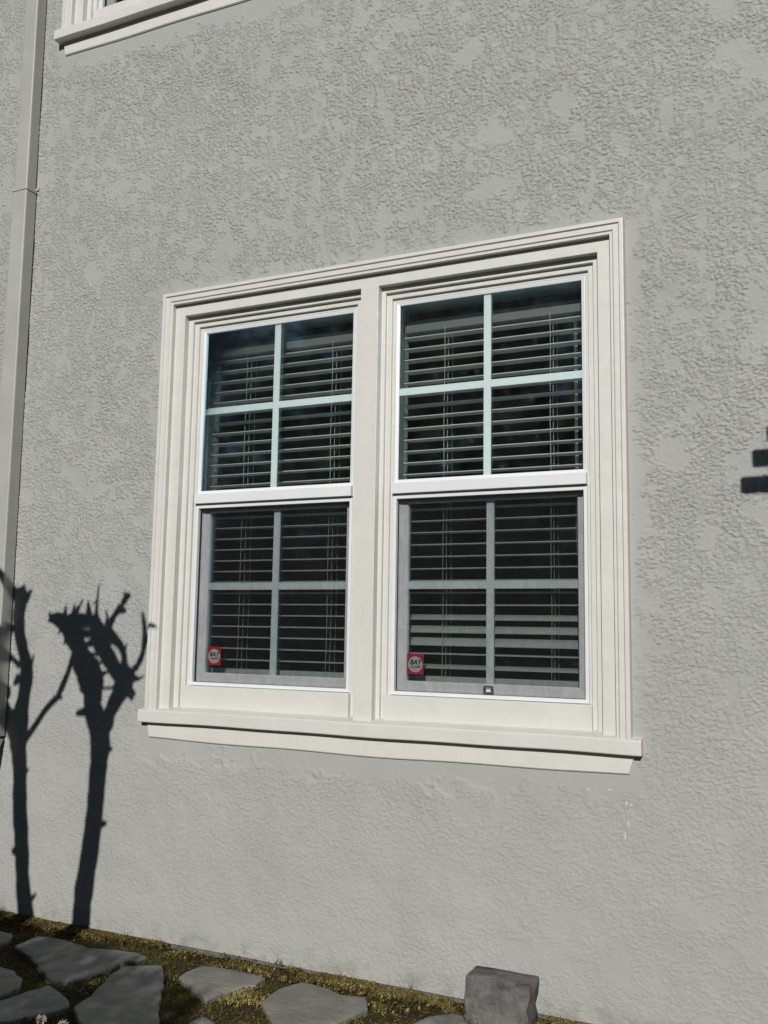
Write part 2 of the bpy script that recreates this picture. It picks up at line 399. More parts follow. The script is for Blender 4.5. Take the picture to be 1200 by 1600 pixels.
def relief_sheet():
    d = .0042
    nx_, nz_ = int((RX1-RX0)/d)+1, int((RZ1-.004)/d)+1
    X = np.linspace(RX0, RX1, nx_); Z = np.linspace(.004, RZ1, nz_); GX, GZ = np.meshgrid(X, Z)
    kx = np.fft.fftfreq(nx_, X[1]-X[0])[None, :]; kz = np.fft.fftfreq(nz_, Z[1]-Z[0])[:, None]
    def field(seed, wl, stretch=1., ang=0., bw=.45):
        """band of random waves around wavelength wl (m), drawn out by stretch along ang"""
        r_ = np.random.default_rng(seed); F_ = np.fft.fft2(r_.normal(size=(nz_, nx_)))
        ca, sa = math.cos(ang), math.sin(ang); a_ = (kx*ca+kz*sa)*stretch; b_ = -kx*sa+kz*ca
        q = np.sqrt(a_*a_+b_*b_)*wl; g_ = np.exp(-(np.log(q+1e-6)/bw)**2/2)
        o_ = np.real(np.fft.ifft2(F_*g_)); return (o_-o_.mean())/o_.std()
    def low(seed, wl): 
        r_ = np.random.default_rng(seed); F_ = np.fft.fft2(r_.normal(size=(nz_, nx_))); q = np.sqrt(kx*kx+kz*kz)*wl
        o_ = np.real(np.fft.ifft2(F_/(1+q**2.2))); return (o_-o_.mean())/o_.std()
    S = lambda t: np.clip(t, 0, 1)**2*(3-2*np.clip(t, 0, 1))
    w1 = field(1, .0175, 1.7, -.10, .45); w1b = field(7, .0175, 1.7, -.55, .45)
    swing = S((low(8, .9)+.6)/1.2+np.clip((GX+1.2)/2.5, -.3, .6)); w1 = w1*(1-swing)+w1b*swing   # trowel direction turns across the wall
    w2 = field(2, .0105, 1.4, -.2, .4); w3 = field(3, .055, 1.3, 0., .5)
    g_ = w1 + .55*w2 + .35*w3
    dab = S((g_+.30)/.80)                                   # knocked-down plateaus with sloping torn edges
    rough = S((low(4, .18)+.30*w1+1.45)/.75)                         # flattened patches
    rough2 = .6+.4*S((low(5, .8)+1.)/2.)
    hgt = .28+.72*S((GZ-.15)/2.1)
    patch = S((low(6, .09)+.25*w2+1.65)/.5)
    streak = field(14, .13, 2.2, math.pi/2+.15, .6); patch = patch*(1-.8*S((streak-1.15)/.4)*S((GZ-1.8)/.6))   # long trowel passes
    smooth_ = (.16+.84*rough)*(.16+.84*patch); amp = hgt*rough2*smooth_
    cxm, czm, hw_, hh_ = -1.620, H+.475, .995, .975
    wob = .022*low(9, .08)
    def ring(ox, oz): return np.maximum(np.abs(GX-cxm-ox)-hw_, np.abs(GZ-czm-oz)-hh_)+wob
    edge = S((ring(0, 0)-.012)/.05)*S((ring(UPX, UPZ)-.012)/.05)
    rel = .0045*dab + .0006*w2
    line = field(12, .12, 1.4, -.5, .7); crack = np.exp(-(line/.035)**2)*S((low(13, .3)-.35)/.4)*(1-.8*S((GZ-.4)/1.2))
    out = (rel*amp - .0022*crack)*edge + .0035*low(10, .5)*edge*.5 + .0004*field(11, .010, 1., 0., .3)
    bord = np.minimum.reduce([S((GX-RX0)/.05), S((RX1-GX)/.05), S((RZ1-GZ)/.05)])
    Y = -(out*bord) - .0006
    V_ = np.stack([GX.ravel(), Y.ravel(), GZ.ravel()], 1)
    q = (np.arange(nz_-1)[:, None]*nx_+np.arange(nx_-1)[None]).ravel(); F_ = np.stack([q, q+1, q+nx_+1, q+nx_], 1)
    c_ = V_[F_].mean(1); keep = np.ones(len(F_), bool)
    for a_, b_, e_, f_ in holes: keep &= ~((c_[:, 0] > a_-.004) & (c_[:, 0] < b_+.004) & (c_[:, 2] > e_-.004) & (c_[:, 2] < f_+.004))
    mk_np('stucco', V_, F_[keep], 'stucco', house, smooth=True, tint=(smooth_*edge).ravel())
relief_sheet()
box('foundation', WX0, WX1, .012, .19, -.12, .0035, 'concrete', house)
# flecks of white paint under the sill
for px, py, wd, ht in [(979,1256,.004,.010),(986,1258,.003,.008),(982,1287,.0035,.012),(977,1307,.0028,.016),(984,1268,.003,.006),(953,1235,.006,.005),(919,1234,.005,.004)]:
    p = on_wall(px, py, -.003)
    pts = [(p.x+wd*math.cos(a)*random.uniform(.6, 1.1), -.0035, p.z+ht*math.sin(a)*random.uniform(.7, 1.1)) for a in [k*math.pi/4 for k in range(8)]]
    n = len(pts); mk('paint_fleck', pts+[(q[0], .001, q[2]) for q in pts], [tuple(range(n))]+[(i, n+i, n+(i+1) % n, (i+1) % n) for i in range(n)], 'fleck', house)
for o in house.children:
    pass
# dark rooms behind the windows
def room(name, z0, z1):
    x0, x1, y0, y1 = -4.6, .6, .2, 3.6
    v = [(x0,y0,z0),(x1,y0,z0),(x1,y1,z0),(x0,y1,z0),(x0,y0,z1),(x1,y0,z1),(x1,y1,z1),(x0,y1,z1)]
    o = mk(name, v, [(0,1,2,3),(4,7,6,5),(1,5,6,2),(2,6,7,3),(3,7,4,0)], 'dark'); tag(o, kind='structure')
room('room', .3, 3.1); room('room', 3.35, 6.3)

# ------------------------------------------------------------------ windows
def window(name, label, ox, oz, sill_y, screens=True):
    W = empty(name, label, 'window', loc=(0, 0, 0))
    z = lambda a: a + H + oz
    x = lambda a: a + ox
    A, B, T = x(cL), x(cR), z(cT)
    zb = z(SILL_T) - .004
    surround('casing', A, B, zb, T, [(0, .002), (0, -.036), (.002, -.040), (.015, -.040), (.018, -.033), (.037, -.033), (.040, -.027), (.050, -.027), (.050, -.003)], 'cream', W)
    surround('jamb_board', A+.048, B-.048, zb, T-.048, [(0, -.004), (FLAT-.055, -.004), (FLAT-.055, .03)], 'cream', W)
    # mullion post between the two halves
    mb = box('mullion', x(m1), x(m2), -.008, .06, zb, T-FLAT+.0075, 'cream', W, .0018)
    # sill: sloped top, drip edge
    sx0, sx1 = x(-2.6465)+(.0 if sill_y > -.06 else .012), x(-.593)
    prof = [(.10, z(SILL_T)+.030), (.02, z(SILL_T)+.012), (sill_y+.004, z(SILL_T)), (sill_y, z(SILL_T)-.004), (sill_y, z(SILL_B)+.003), (sill_y+.003, z(SILL_B)), (0.0, z(SILL_B)), (.10, z(SILL_B)+.004)]
    n = len(prof); xsn = np.linspace(sx0, sx1, 26); vv = []; ff = []
    for xi, xx_ in enumerate(xsn):
        wob = .0012*math.sin(xx_*5.1)+.0008*math.sin(xx_*13)
        for (yy, zz) in prof: vv.append((xx_, yy, zz+wob))
    for i in range(len(xsn)-1):
        for k in range(n): k2 = (k+1) % n; ff.append((i*n+k, (i+1)*n+k, (i+1)*n+k2, i*n+k2))
    ff += [tuple(range(n)), tuple((len(xsn)-1)*n+k for k in range(n))[::-1]]
    bevel(mk('sill', vv, ff, 'cream', W), .0016)
    # apron under the sill: wavy lower edge, ends cut at a slant
    ax0, ax1 = x(-2.6465)+.026, x(-.593)-.026
    ah = .066; vv = []; ff = []; N = 30
    apy = -.010
    for i in range(N+1):
        t = i/N; xx_ = ax0+(ax1-ax0)*t
        lo = z(SILL_B)-ah-.010*math.sin(math.pi*min(1, t*1.1))*(.4+.6*t)+.002*math.sin(xx_*9)
        xl = ax0+.012+(ax1-ax0-.032)*t
        vv += [(xx_, apy, z(SILL_B)+.004), (xl, apy, lo+.004), (xl, apy+.004, lo), (xl, .004, lo-.001), (xx_, .004, z(SILL_B)+.004)]
    for i in range(N):
        for k in range(5): k2 = (k+1) % 5; ff.append((i*5+k, i*5+k2, (i+1)*5+k2, (i+1)*5+k))
    ff += [tuple(range(5))[::-1], tuple(N*5+k for k in range(5))]
    mk('apron', vv, ff, 'cream', W)
    for hi, (xa, xb) in enumerate(((A+FLAT, x(m1)), (x(m2), B-FLAT))):
        zt = T-FLAT
        surround('stop_moulding', xa, xb, zb, zt, [(-.011, .026), (.0155, .026), (.017, .0305), (.017, .0405), (.037, .0405), (.038, .0445), (.038, .058)], 'cream', W)
        # vinyl frame
        fx0, fx1, ft, fb = xa+.037, xb-.037, zt-.037, z(-.275)
        surround('window_frame', fx0, fx1, fb, ft, [(0, .062), (0, .0525), (.0125, .0525), (.0135, .056), (.0135, .066)], 'cream', W, bottom=False, soft=.001)
        box('bottom_rail', fx0-.002, fx1+.002, .020, .09, z(SILL_T)+.002, z(-.2415), 'cream', W, .003)
        # upper sash
        gx0, gx1 = xa+.065, xb-.065; gt, gb = z(1.271), z(.576)
        us = frame4('sash', gx0-.0145, gx1+.0145, gb-.0145, gt+.0145, [(0, .060), (0, .054), (.003, .0535), (.0145, .0570), (.0145, .0635)], 'vinyl', W, soft=.0008)
        bevel(box('meeting_rail', gx0-.0145, gx1+.0145, .0340, .08, gb-.056, gb-.0148, 'vinyl', us), .0016)
        box('pane', gx0-.004, gx1+.004, .0585, .0615, gb-.004, gt+.004, 'glass', us)
        cx, czm = (gx0+gx1)/2, (gt+gb)/2
        box('grille_bar', cx-.014, cx+.014, .064, .069, gb, gt, 'grille', us)
        box('grille_bar', gx0, cx-.0145, .064, .069, czm-.014, czm+.014, 'grille', us)
        box('grille_bar', cx+.0145, gx1, .064, .069, czm-.014, czm+.014, 'grille', us)
        box('pane', gx0-.004, gx1+.004, .072, .075, gb-.004, gt+.004, 'glass_in', us)
        # lower sash, set further in
        lx0, lx1 = cx-.3295, cx+.3295; lt, lb = z(.503), z(-.206)
        ls = frame4('sash', lx0-.062, lx1+.062, lb-.045, lt+.045, [(-.03, .084), (.030, .084), (.033, .089), (.059, .0905), (.062, .095), (.062, .112)], 'vinyl', W, soft=.001)
        box('pane', lx0-.004, lx1+.004, .094, .098, lb-.004, lt+.004, 'glass', ls)
        zm = z(.172)
        box('pane', lx0-.004, lx1+.004, .1095, .1125, lb-.004, lt+.004, 'glass_in', ls)
        box('grille_bar', cx-.0145, cx+.0145, .101, .107, lb, lt, 'grille', ls)
        box('grille_bar', lx0, cx-.015, .101, .107, zm-.0145, zm+.0145, 'grille', ls)
        box('grille_bar', cx+.015, lx1, .101, .107, zm-.0145, zm+.0145, 'grille', ls)
        # insect screen over the lower half
        s0, s1, st, sb = cx-.362, cx+.362, z(.5007), z(-.2267)
        scn = frame4('insect_screen', s0-.013, s1+.013, sb-.013, st+.013, [(0, .060), (0, .0505), (.012, .0505), (.013, .052), (.013, .0705)], 'vinyl', W, soft=.0008)
        surround('screen_spline', s0-.001, s1+.001, sb-.001, st+.001, [(0, .0670), (.0022, .0670), (.0024, .0705)], 'gasket', scn, bottom=True, soft=0)
        box('mesh', s0, s1, .0680, .0683, sb, st, 'mesh', scn)
        if hi == 1 and screens:
            lq = mk('latch', *latch_geo(cx+.007, .0600, sb+.0165), 'gasket', scn)
            box('latch_plate', cx+.007-.0085, cx+.007+.0085, .0630, .0650, sb+.0125, sb+.0195, 'vinyl', scn)
        # interior lining of the reveal
        i0, i1, it, ib = gx0-.036, gx1+.036, gt+.022, z(-.262)
        surround('reveal_lining', i0, i1, ib, it, [(0, .066), (0, .225)], 'lining', W, bottom=True, soft=0)
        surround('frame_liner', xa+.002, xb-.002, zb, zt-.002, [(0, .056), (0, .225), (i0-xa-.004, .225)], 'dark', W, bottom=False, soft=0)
    return W
def frame4(name, xL, xR, zB, zT, prof, mat, parent, soft):
    """a mitred four-sided frame as one mesh"""
    prof = soften(prof, soft); n = len(prof); v = []; f = []
    for cx_, cz_, sx, sz in ((xL, zB, 1, 1), (xL, zT, 1, -1), (xR, zT, -1, -1), (xR, zB, -1, 1)):
        v += [(cx_+sx*u, y, cz_+sz*u) for u, y in prof]
    for c in range(4):
        d = (c+1) % 4
        f += [(c*n+i, c*n+i+1, d*n+i+1, d*n+i) for i in range(n-1)]
    return mk(name, v, f, mat, parent)
def latch_geo(cx, y, cz):
    """small U pull: a rounded rectangular ring"""
    v, f = [], []; N = 20
    for s, yy in ((1, y+.006), (1, y), (.62, y), (.62, y+.006)):
        for k in range(N):
            a = 2*math.pi*k/N; c, sn = math.cos(a), math.sin(a)
            px = .0185*math.copysign(abs(c)**.35, c); pz = .0165*math.copysign(abs(sn)**.35, sn)
            v.append((cx+px*s*(1 if s == 1 else 1.05), yy, cz+pz*s))
    for r_ in range(3):
        for k in range(N): k2 = (k+1) % N; f.append((r_*N+k, r_*N+k2, (r_+1)*N+k2, (r_+1)*N+k))
    return v, f
Wlow = window('sash_window', 'cream-cased pair of double-hung windows with slatted blinds and red stickers', 0, 0, -.041)
Wup = window('sash_window', 'window above the downspout joint, showing its deep overhanging cream sill', UPX, UPZ, -.052, False)

# blinds: each slat its own part
def blind(label, i0, i1, lowtilt):
    Bd = empty('venetian_blind', label, 'blind', 'blinds behind the window glass', loc=(0, 0, 0))
    box('headrail', i0, i1, .156, .206, H+1.190, H+1.238, 'rail', Bd, .002)
    # slightly crowned slat cross-section, shared mesh
    L = i1-i0; cxm = (i0+i1)/2
    prof = [(-.025, 0), (-.012, .0016), (0, .0022), (.012, .0016), (.025, 0), (.025, -.0034), (.012, -.0018), (0, -.0012), (-.012, -.0018), (-.025, -.0034)]
    n = len(prof); vv = [(-L/2, a, b) for a, b in prof]+[(L/2, a, b) for a, b in prof]
    ff = [(k, n+k, n+(k+1) % n, (k+1) % n) for k in range(n)]+[tuple(range(n)), tuple(n+k for k in range(n))[::-1]]
    proto = None
    K = 29
    for k in range(K):
        zc = 1.172-.0466*k
        if proto is None: o = mk('slat', vv, ff, 'slat', Bd); proto = o
        else: o = proto.copy(); COL.objects.link(o); o.parent = Bd
        o.location = (cxm+random.uniform(-.0012, .0012), .178, H+zc+random.uniform(-.0008, .0008))
        o.rotation_euler = (lowtilt.get(k, R(random.uniform(-1, 1))), R(random.uniform(-.09, .09)), 0)
    box('bottom_bar', i0, i1, .157, .201, H-.208, H-.172, 'slat', Bd, .003)
    for cx in (i0+.175, i1-.165):
        for dx, yy, rr in ((0, .151, .0010), (.012, .206, .0010), (.004, .178, .0009)):
            zz0, zz1 = H-.19, H+1.20
            pts = [Vector((cx+dx+.0015*math.sin(q*1.7+dx*90), yy, zz1+(zz0-zz1)*q/10)) for q in range(11)]
            mk('ladder_cord', *tube_np(pts, [rr]*11, 5), 'cord', Bd)
    return Bd
gl = (cL+FLAT+.065, m1-.065, m2+.065, cR-FLAT-.065)
b1 = blind('white slatted blind with every slat level, in the window half beside the tree shadow', gl[0]-.022, gl[1]+.022, {})
b2 = blind('white slatted blind with a few tilted bottom slats and a hanging wand', gl[2]-.022, gl[3]+.022, {24: R(22), 25: R(30), 26: R(37), 28: R(14)})
wx = -.858
mk('tilt_wand', *tube_np([Vector((wx, .216, H+1.2)), Vector((wx, .217, H+.7)), Vector((wx+.001, .217, H+.30))], [.0065]*3, 8), 'cord', b2)

# alarm stickers on the lower panes
def text_mesh(txt, size, mat, parent, loc, shear=.0, off=0.):
    cu = bpy.data.curves.new('lettering', 'FONT'); cu.body = txt; cu.size = size; cu.align_x = 'CENTER'; cu.align_y = 'CENTER'
    cu.shear = shear; cu.offset = off; cu.resolution_u = 3
    t = bpy.data.objects.new('tmp', cu); COL.objects.link(t)
    dg = bpy.context.evaluated_depsgraph_get(); me = bpy.data.meshes.new_from_object(t.evaluated_get(dg)); bpy.data.objects.remove(t)
    me.materials.clear(); me.materials.append(M[mat])
    o = bpy.data.objects.new('lettering', me); COL.objects.link(o); o.parent = parent
    o.location = loc; o.rotation_euler = (R(90), 0, 0); return o
def sticker(label, cx, cz):
    S = empty('alarm_sticker', label, 'sticker', 'alarm stickers on the lower panes', loc=(cx, .0932, cz))
    wd, ht = .0335, .0385
    o = box('backing', -wd, wd, -.0004, .0004, -ht, ht, 'red', S)
    n = 32; rr = .0290
    mk('disc', [(rr*math.cos(2*math.pi*k/n), yy, -.001+rr*1.02*math.sin(2*math.pi*k/n)) for yy in (-.0009, -.0003) for k in range(n)], [tuple(range(n))]+[(k, n+k, n+(k+1) % n, (k+1) % n) for k in range(n)], 'stwhite', S)
    text_mesh('BAY', .0255, 'ink', S, (.0, -.0014, .0065), .25, .0009)
    text_mesh('ALARM', .0125, 'ink', S, (.0005, -.0014, -.0105), .2, .00035)
    mk('rule', [(-.009, -.0014, -.0212), (.009, -.0014, -.0212), (.009, -.0014, -.0202), (-.009, -.0014, -.0202)], [(0, 1, 2, 3)], 'ink', S)
    return S
sticker('red square alarm sticker with white disc, under the level-slat blind', -2.368, H-.119)
sticker('red square alarm sticker with white disc, before the tilted bottom slats', -1.4500, H-.126)

# ------------------------------------------------------------------ downspout
dsp = empty('downspout', 'grey painted square downspout running down the stucco wall', 'downspout')
def pipe(x_at, x0o, x1o, yf, z0, z1):
    vv = []; r = .006
    for zz in (z0, z1):
        c = x_at(zz); a, b = c+x0o, c+x1o; bk = -.010
        vv += [(a+r, yf, zz), (b-r, yf, zz), (b-r*.3, yf+r*.3, zz), (b, yf+r, zz), (b, bk, zz), (a, bk, zz), (a, yf+r, zz), (a+r*.3, yf+r*.3, zz)]
    n = 8; return vv, [(k, (k+1) % n, n+(k+1) % n, n+k) for k in range(n)]+[tuple(range(n))[::-1], tuple(n+k for k in range(n))]
xa = lambda z_: -3.4335 - .0068*(z_-2.0)
ZJ = H+2.083
mk('pipe', *pipe(xa, -.082, 0, -.066, ZJ-.05, WZ1-.2), 'pipe', dsp)
mk('pipe', *pipe(xa, -.087, .0055, -.071, H-.50, ZJ), 'pipe', dsp)
mk('collar', *pipe(xa, -.0905, .009, -.0745, ZJ-.011, ZJ+.001), 'pipe', dsp)
# kick-out at the foot
cx = xa(H-.5); vv = []
for (yy, zz) in ((-.069, H-.503), (-.120, H-.60), (-.20, H-.66)):
    vv += [(cx-.085, yy, zz), (cx+.0035, yy, zz), (cx+.0035, yy+.055, zz-.012), (cx-.085, yy+.055, zz-.012)]
mk('elbow', vv, [(r_*4+k, r_*4+(k+1) % 4, (r_+1)*4+(k+1) % 4, (r_+1)*4+k) for r_ in range(2) for k in range(4)], 'pipe', dsp)
box('strap', xa(H+2.10)-.1, xa(H+2.10)+.018, -.009, .002, ZJ+.006, ZJ+.018, 'pipe', dsp)

# ------------------------------------------------------------------ concrete block by the wall
def block():
    x0, x1, y0, y1, zt = -1.146, -.934, -.172, -.070, H-1.112
    n = 9; vv, ff = [], []
    import bmesh
    bm = bmesh.new(); bmesh.ops.create_cube(bm, size=1)
    bmesh.ops.bevel(bm, geom=list(bm.edges), offset=.035, segments=2, profile=.6, affect='EDGES')
    bmesh.ops.subdivide_edges(bm, edges=list(bm.edges), cuts=3, use_grid_fill=True)
    r_ = random.Random(5)
    for q in bm.verts:
        X, Y, Z = q.co
        px, py, pz = x0+(X+.5)*(x1-x0), y0+(Y+.5)*(y1-y0), -.01+(Z+.5)*(zt+.01)
        if X > .3 and pz > .09: px += .005                    # swollen upper corner
        if X > .3 and .05 < pz < .10: px -= .004
        j = .0013; q.co = (px+r_.uniform(-j, j)+.003*math.sin(pz*60), py+r_.uniform(-j, j)+.002*math.sin(px*40), pz+r_.uniform(-j, j))
    me = bpy.data.meshes.new('concrete_block'); bm.to_mesh(me); bm.free(); me.materials.append(M['concrete'])
    me.polygons.foreach_set('use_smooth', [True]*len(me.polygons))
    o = bpy.data.objects.new('concrete_block', me); COL.objects.link(o)
    tag(o, 'worn grey concrete block standing on the ground against the stucco wall', 'block')
block()

# ------------------------------------------------------------------ pollarded trees whose shadows fall on the wall
def shadow_node(cx_, cy_, d):                   # crop pixel of the tree shadow -> point of the tree, d metres in front of the wall
    p = on_wall(cx_/2.667, 880+cy_/2.667, 0); return p + SUN*(d/abs(SUN.y))
PX = 1/2.667/281/2
def limb(name, parent, pts, d, dj=.06, sides=9, knob=.05):
    P, W = [], []
    ds = [d]
    for i in range(1, len(pts)): ds.append(ds[-1]+random.uniform(-dj, dj))
    for (a, dd) in zip(pts, ds): P.append(shadow_node(a[0], a[1], dd)); W.append(a[2]*PX)
    Q, RR = [], []
    for i in range(len(P)-1):
        k = max(2, int((P[i+1]-P[i]).length/.03))
        for j in range(k):
            t = j/k
            a, b = P[i], P[i+1]; pm = P[i-1] if i else a*2-b; pn = P[i+2] if i+2 < len(P) else b*2-a
            q = .5*((2*a)+(b-pm)*t+(2*pm-5*a+4*b-pn)*t*t+(-pm+3*a-3*b+pn)*t**3)
            Q.append(q); RR.append((W[i]*(1-t)+W[i+1]*t)*random.uniform(1-knob*.6, 1+knob))
    Q.append(P[-1]); RR.append(W[-1])
    return mk(name, *tube_np(Q, RR, sides, .07), 'bark', parent, smooth=True)
def trunk_foot(pts, d):
    """extend the traced trunk straight down to the soil"""
    p = shadow_node(pts[0][0], pts[0][1], d); return p
def pollard(label, trunk, limbs, d):
    p0 = shadow_node(trunk[0][0], trunk[0][1], d); base = Vector((p0.x+.01, p0.y+.02, 0))
    T = empty('pollarded_tree', label, 'tree', loc=(0, 0, 0))
    o = limb('trunk', T, trunk, d, .02, 12, .05)
    n = 6; pts = [base.lerp(p0, i/n) for i in range(n+1)]; pts[0].z = -.03
    r0 = trunk[0][2]*PX; mk('trunk_base', *tube_np(pts, [r0*1.25, r0*1.1]+[r0*1.02]*5, 12, .05), 'bark', T, smooth=True)
    for l_ in limbs: limb('branch', T, l_, d+random.uniform(-.05, .05))
    return T
t2_tr = [(338,1500,74),(350,1350,72),(374,1200,70),(393,1050,66),(405,920,66),(416,790,74),(416,690,88)]
def fine(p): return [((60+x_/6)*2.667, (20+y_/6)*2.667, w_*2.667/6) for x_, y_, w_ in p]
t2_l = [fine(p) for p in [
 [(560,1400,170),(515,1280,160),(510,1180,160),(512,1090,176),(503,1000,230),(465,900,215),(412,800,185),(388,700,124),(345,600,150),(300,500,170),(235,430,125),(160,400,86),(100,412,36)],
 [(440,1270,70),(400,1280,56),(366,1288,36)],[(140,390,40),(105,362,28),(102,336,18)],[(250,360,44),(256,310,26),(254,272,14)],
 [(330,370,60),(335,310,34),(342,275,18)],[(345,360,50),(385,290,34),(420,224,16)],[(470,420,90),(474,320,50),(464,240,18)],
 [(300,420,110),(400,410,90),(480,430,100),(545,430,90)],[(545,440,70),(548,330,30),(556,220,22),(568,82,15)],[(520,262,14),(545,235,12)],
 [(300,500,110),(400,520,60),(470,545,60),(560,520,90)],[(410,640,60),(450,645,40),(520,620,70)],[(640,480,40),(648,390,24),(634,322,13)],
 [(620,1400,150),(680,1260,112),(748,1130,132),(795,1030,172),(812,950,160)],
 [(800,980,150),(735,890,112),(668,780,124),(612,680,140),(575,580,150),(560,490,110),(545,430,70)],
 [(575,580,130),(640,540,110),(664,470,76),(715,375,50),(775,285,58),(815,215,54),(838,185,50),(852,190,26)],[(820,200,40),(806,150,18)],[(765,310,70),(800,325,44),(826,328,18)],
 [(812,930,110),(806,840,66),(802,740,50),(770,655,62),(710,590,80),(660,540,90)],[(812,690,26),(826,636,12)],[(815,850,34),(850,838,14)],
 [(840,940,110),(885,890,72),(940,820,52),(978,720,44),(990,620,42),(996,510,40),(990,430,40),(976,345,24)],
 [(992,660,40),(1020,580,32),(1060,520,34),(1095,502,34),(1132,516,14)],[(900,960,50),(940,966,28),(986,940,12)],
 [(840,1080,90),(880,1100,56),(900,1108,30)],[(865,1120,50),(880,1165,16)],[(560,1050,24),(640,1052,20),(740,1050,26)],
 [(500,730,24),(560,745,22),(600,720,40)],[(540,830,40),(590,815,20),(650,790,40)],[(600,920,40),(640,905,22),(720,880,40)],
 [(280,560,60),(255,610,30),(238,645,12)],[(225,480,50),(186,548,10)],[(370,880,50),(342,905,14)],[(150,400,50),(125,372,40)]]]
t2_l += [[(440,770,26),(462,775,16)],[(410,1090,36),(440,1085,14)]]
t1_tr = [(108,1480,66),(95,1330,60),(90,1180,60),(85,1020,62),(84,880,60),(78,780,66),(76,700,84),(82,620,84)]
t1_l = [[(84,640,70),(98,560,56),(108,490,60),(112,440,56),(97,370,46),(82,300,48),(78,220,52),(88,165,62),(84,125,56)],
 [(80,170,40),(62,125,30),(40,85,26),(20,60,20)],[(90,150,40),(98,110,20),(100,92,10)],[(100,160,40),(118,130,24),(130,115,12)],
 [(66,720,60),(35,650,56),(12,590,50),(8,500,44),(15,440,36),(40,400,24)],[(10,480,36),(20,380,34),(40,300,22),(60,262,22)],
 [(30,370,16),(55,400,16),(85,430,24)],[(30,560,30),(28,520,34)],[(15,400,40),(-10,300,50),(0,160,60),(-10,60,40)],
 [(98,740,30),(130,700,24),(190,610,22),(235,560,26),(252,530,26),(285,450,20),(305,390,22),(320,340,24)],[(242,555,22),(256,562,10)],
 [(118,450,24),(132,425,14),(142,382,8)],[(105,345,24),(110,325,10)],[(95,870,30),(118,862,10)],[(62,1200,30),(52,1195,12)],
 [(115,1410,30),(135,1395,16),(148,1378,9)],[(80,480,40),(60,505,16)]]
pollard('bare knobbly pollarded tree with a dense spiky crown, before the wall', t2_tr, t2_l, 1.62)
pollard('bare pollarded tree with one long side branch, opposite the downspout', t1_tr, t1_l, 1.70)

# ------------------------------------------------------------------ made-up post out of view, boards shaped to cast the bar shadows by the window
def post():
    d = 1.0; k = SUN*(d/abs(SUN.y))
    T = empty('shadow_post', 'unseen stand-in post with three stacked cross boards shaped to cast bar shadows', 'post')
    cx, zo = .02+k.x, k.z
    pz = H+.75+zo
    box('upright', cx-.03, cx+.03, -d+.008, -d+.05, -.1, pz+.06, 'wood', T, .004)
    for xl, z0, z1 in ((-.270, .454, .511), (-.232, .540, .599), (-.186, .621, .673)):
        hw = .02-xl
        o = box('cross_board', cx-hw, cx+hw, -d-.014, -d+.006, H+z0+zo, H+z1+zo, 'wood', T, .012)
post()

# ------------------------------------------------------------------ leaf tools
def leaf_cloud(C, size, dirs=None, aspect=.55, rs=None):
    """one folded leaf (2 quads -> 4-gon + fold) at each centre; returns V,F"""
    n = len(C); rs = rs or rng
    a = rs.normal(size=(n, 3)) if dirs is None else dirs + rs.normal(size=(n, 3))*.5
    a /= np.linalg.norm(a, axis=1)[:, None]
    b = np.cross(a, rs.normal(size=(n, 3))); b /= np.linalg.norm(b, axis=1)[:, None]+1e-9
    s = (size*rs.uniform(.6, 1.4, n))[:, None] if np.isscalar(size) else size[:, None]
    p0 = C - a*s*.5; p2 = C + a*s*.5; p1 = C + b*s*aspect*.5; p3 = C - b*s*aspect*.5
    V = np.stack([p0, p1, p2, p3], 1).reshape(-1, 3)
    F = np.arange(n*4).reshape(n, 4); return V, F

# sedum and moss in the joints and along the foot of the wall
def cover(name, label, n, fn, mat, leaf, hgt, per, thin=-9):
    x_, y_ = fn(n)
    keep = (fbm(x_, y_, 77, 4, 7.) > thin) & ~np.logical_or.reduce([inside(p, x_, y_) for p in polys])
    x_, y_ = x_[keep], y_[keep]
    hh = hgt*(.55+.45*np.clip(fbm(x_, y_, 21, 3, 9.), -1, 1))
    base = .5+.32*fbm(x_, y_, 33, 3, 5.)
    C, D, Tn = [], [], []
    for q in range(per):
        off = rng.normal(size=(len(x_), 3))*np.array([.006, .006, .0])
        z_ = hh*rng.uniform(.1, 1., len(x_)) + .006
        z_ = z_ - .010*np.clip((y_+.16)/.16, 0, 1)
        C.append(np.stack([x_, y_, z_], 1)+off); dd = rng.normal(size=(len(x_), 3)); dd[:, 2] = np.abs(dd[:, 2])+.5; D.append(dd)
        Tn.append(np.clip(base+rng.normal(size=len(x_))*.22+.35*(z_/hgt-.5), 0, 1))
    C = np.concatenate(C); D = np.concatenate(D); Tn = np.concatenate(Tn)
    C[:, 1] = np.minimum(C[:, 1], -.004)
    V, F = leaf_cloud(C, leaf, D, .6)
    V[:, 1] = np.minimum(V[:, 1], -.001)
    o = mk_np(name, V, F, mat, tint=np.repeat(Tn, 4)); tag(o, label, 'ground cover', kind='stuff'); return o
def near_wall(n): return rng.uniform(-3.9, .3, n), -np.abs(rng.normal(size=n))*.055-.006
def joints(n): return rng.uniform(-3.9, .3, n), rng.uniform(-1.2, -.03, n)
cover('sedum', 'yellow-green sedum growing along the foot of the wall', 9500, near_wall, 'sedum', .0105, .016, 5, .02)
cover('moss', 'brown-green moss filling the joints between flagstones', 26000, joints, 'moss', .0065, .010, 3)
def tufts(n):
    c = rng.uniform(0, 1, (90, 2))*np.array([4.0, .85])+np.array([-3.8, -.9]); k = rng.integers(0, 90, n)
    return c[k, 0]+rng.normal(size=n)*.035, c[k, 1]+rng.normal(size=n)*.022
cover('sedum', 'small tufts of stonecrop scattered between the flagstones', 4200, tufts, 'sedum', .010, .020, 4)
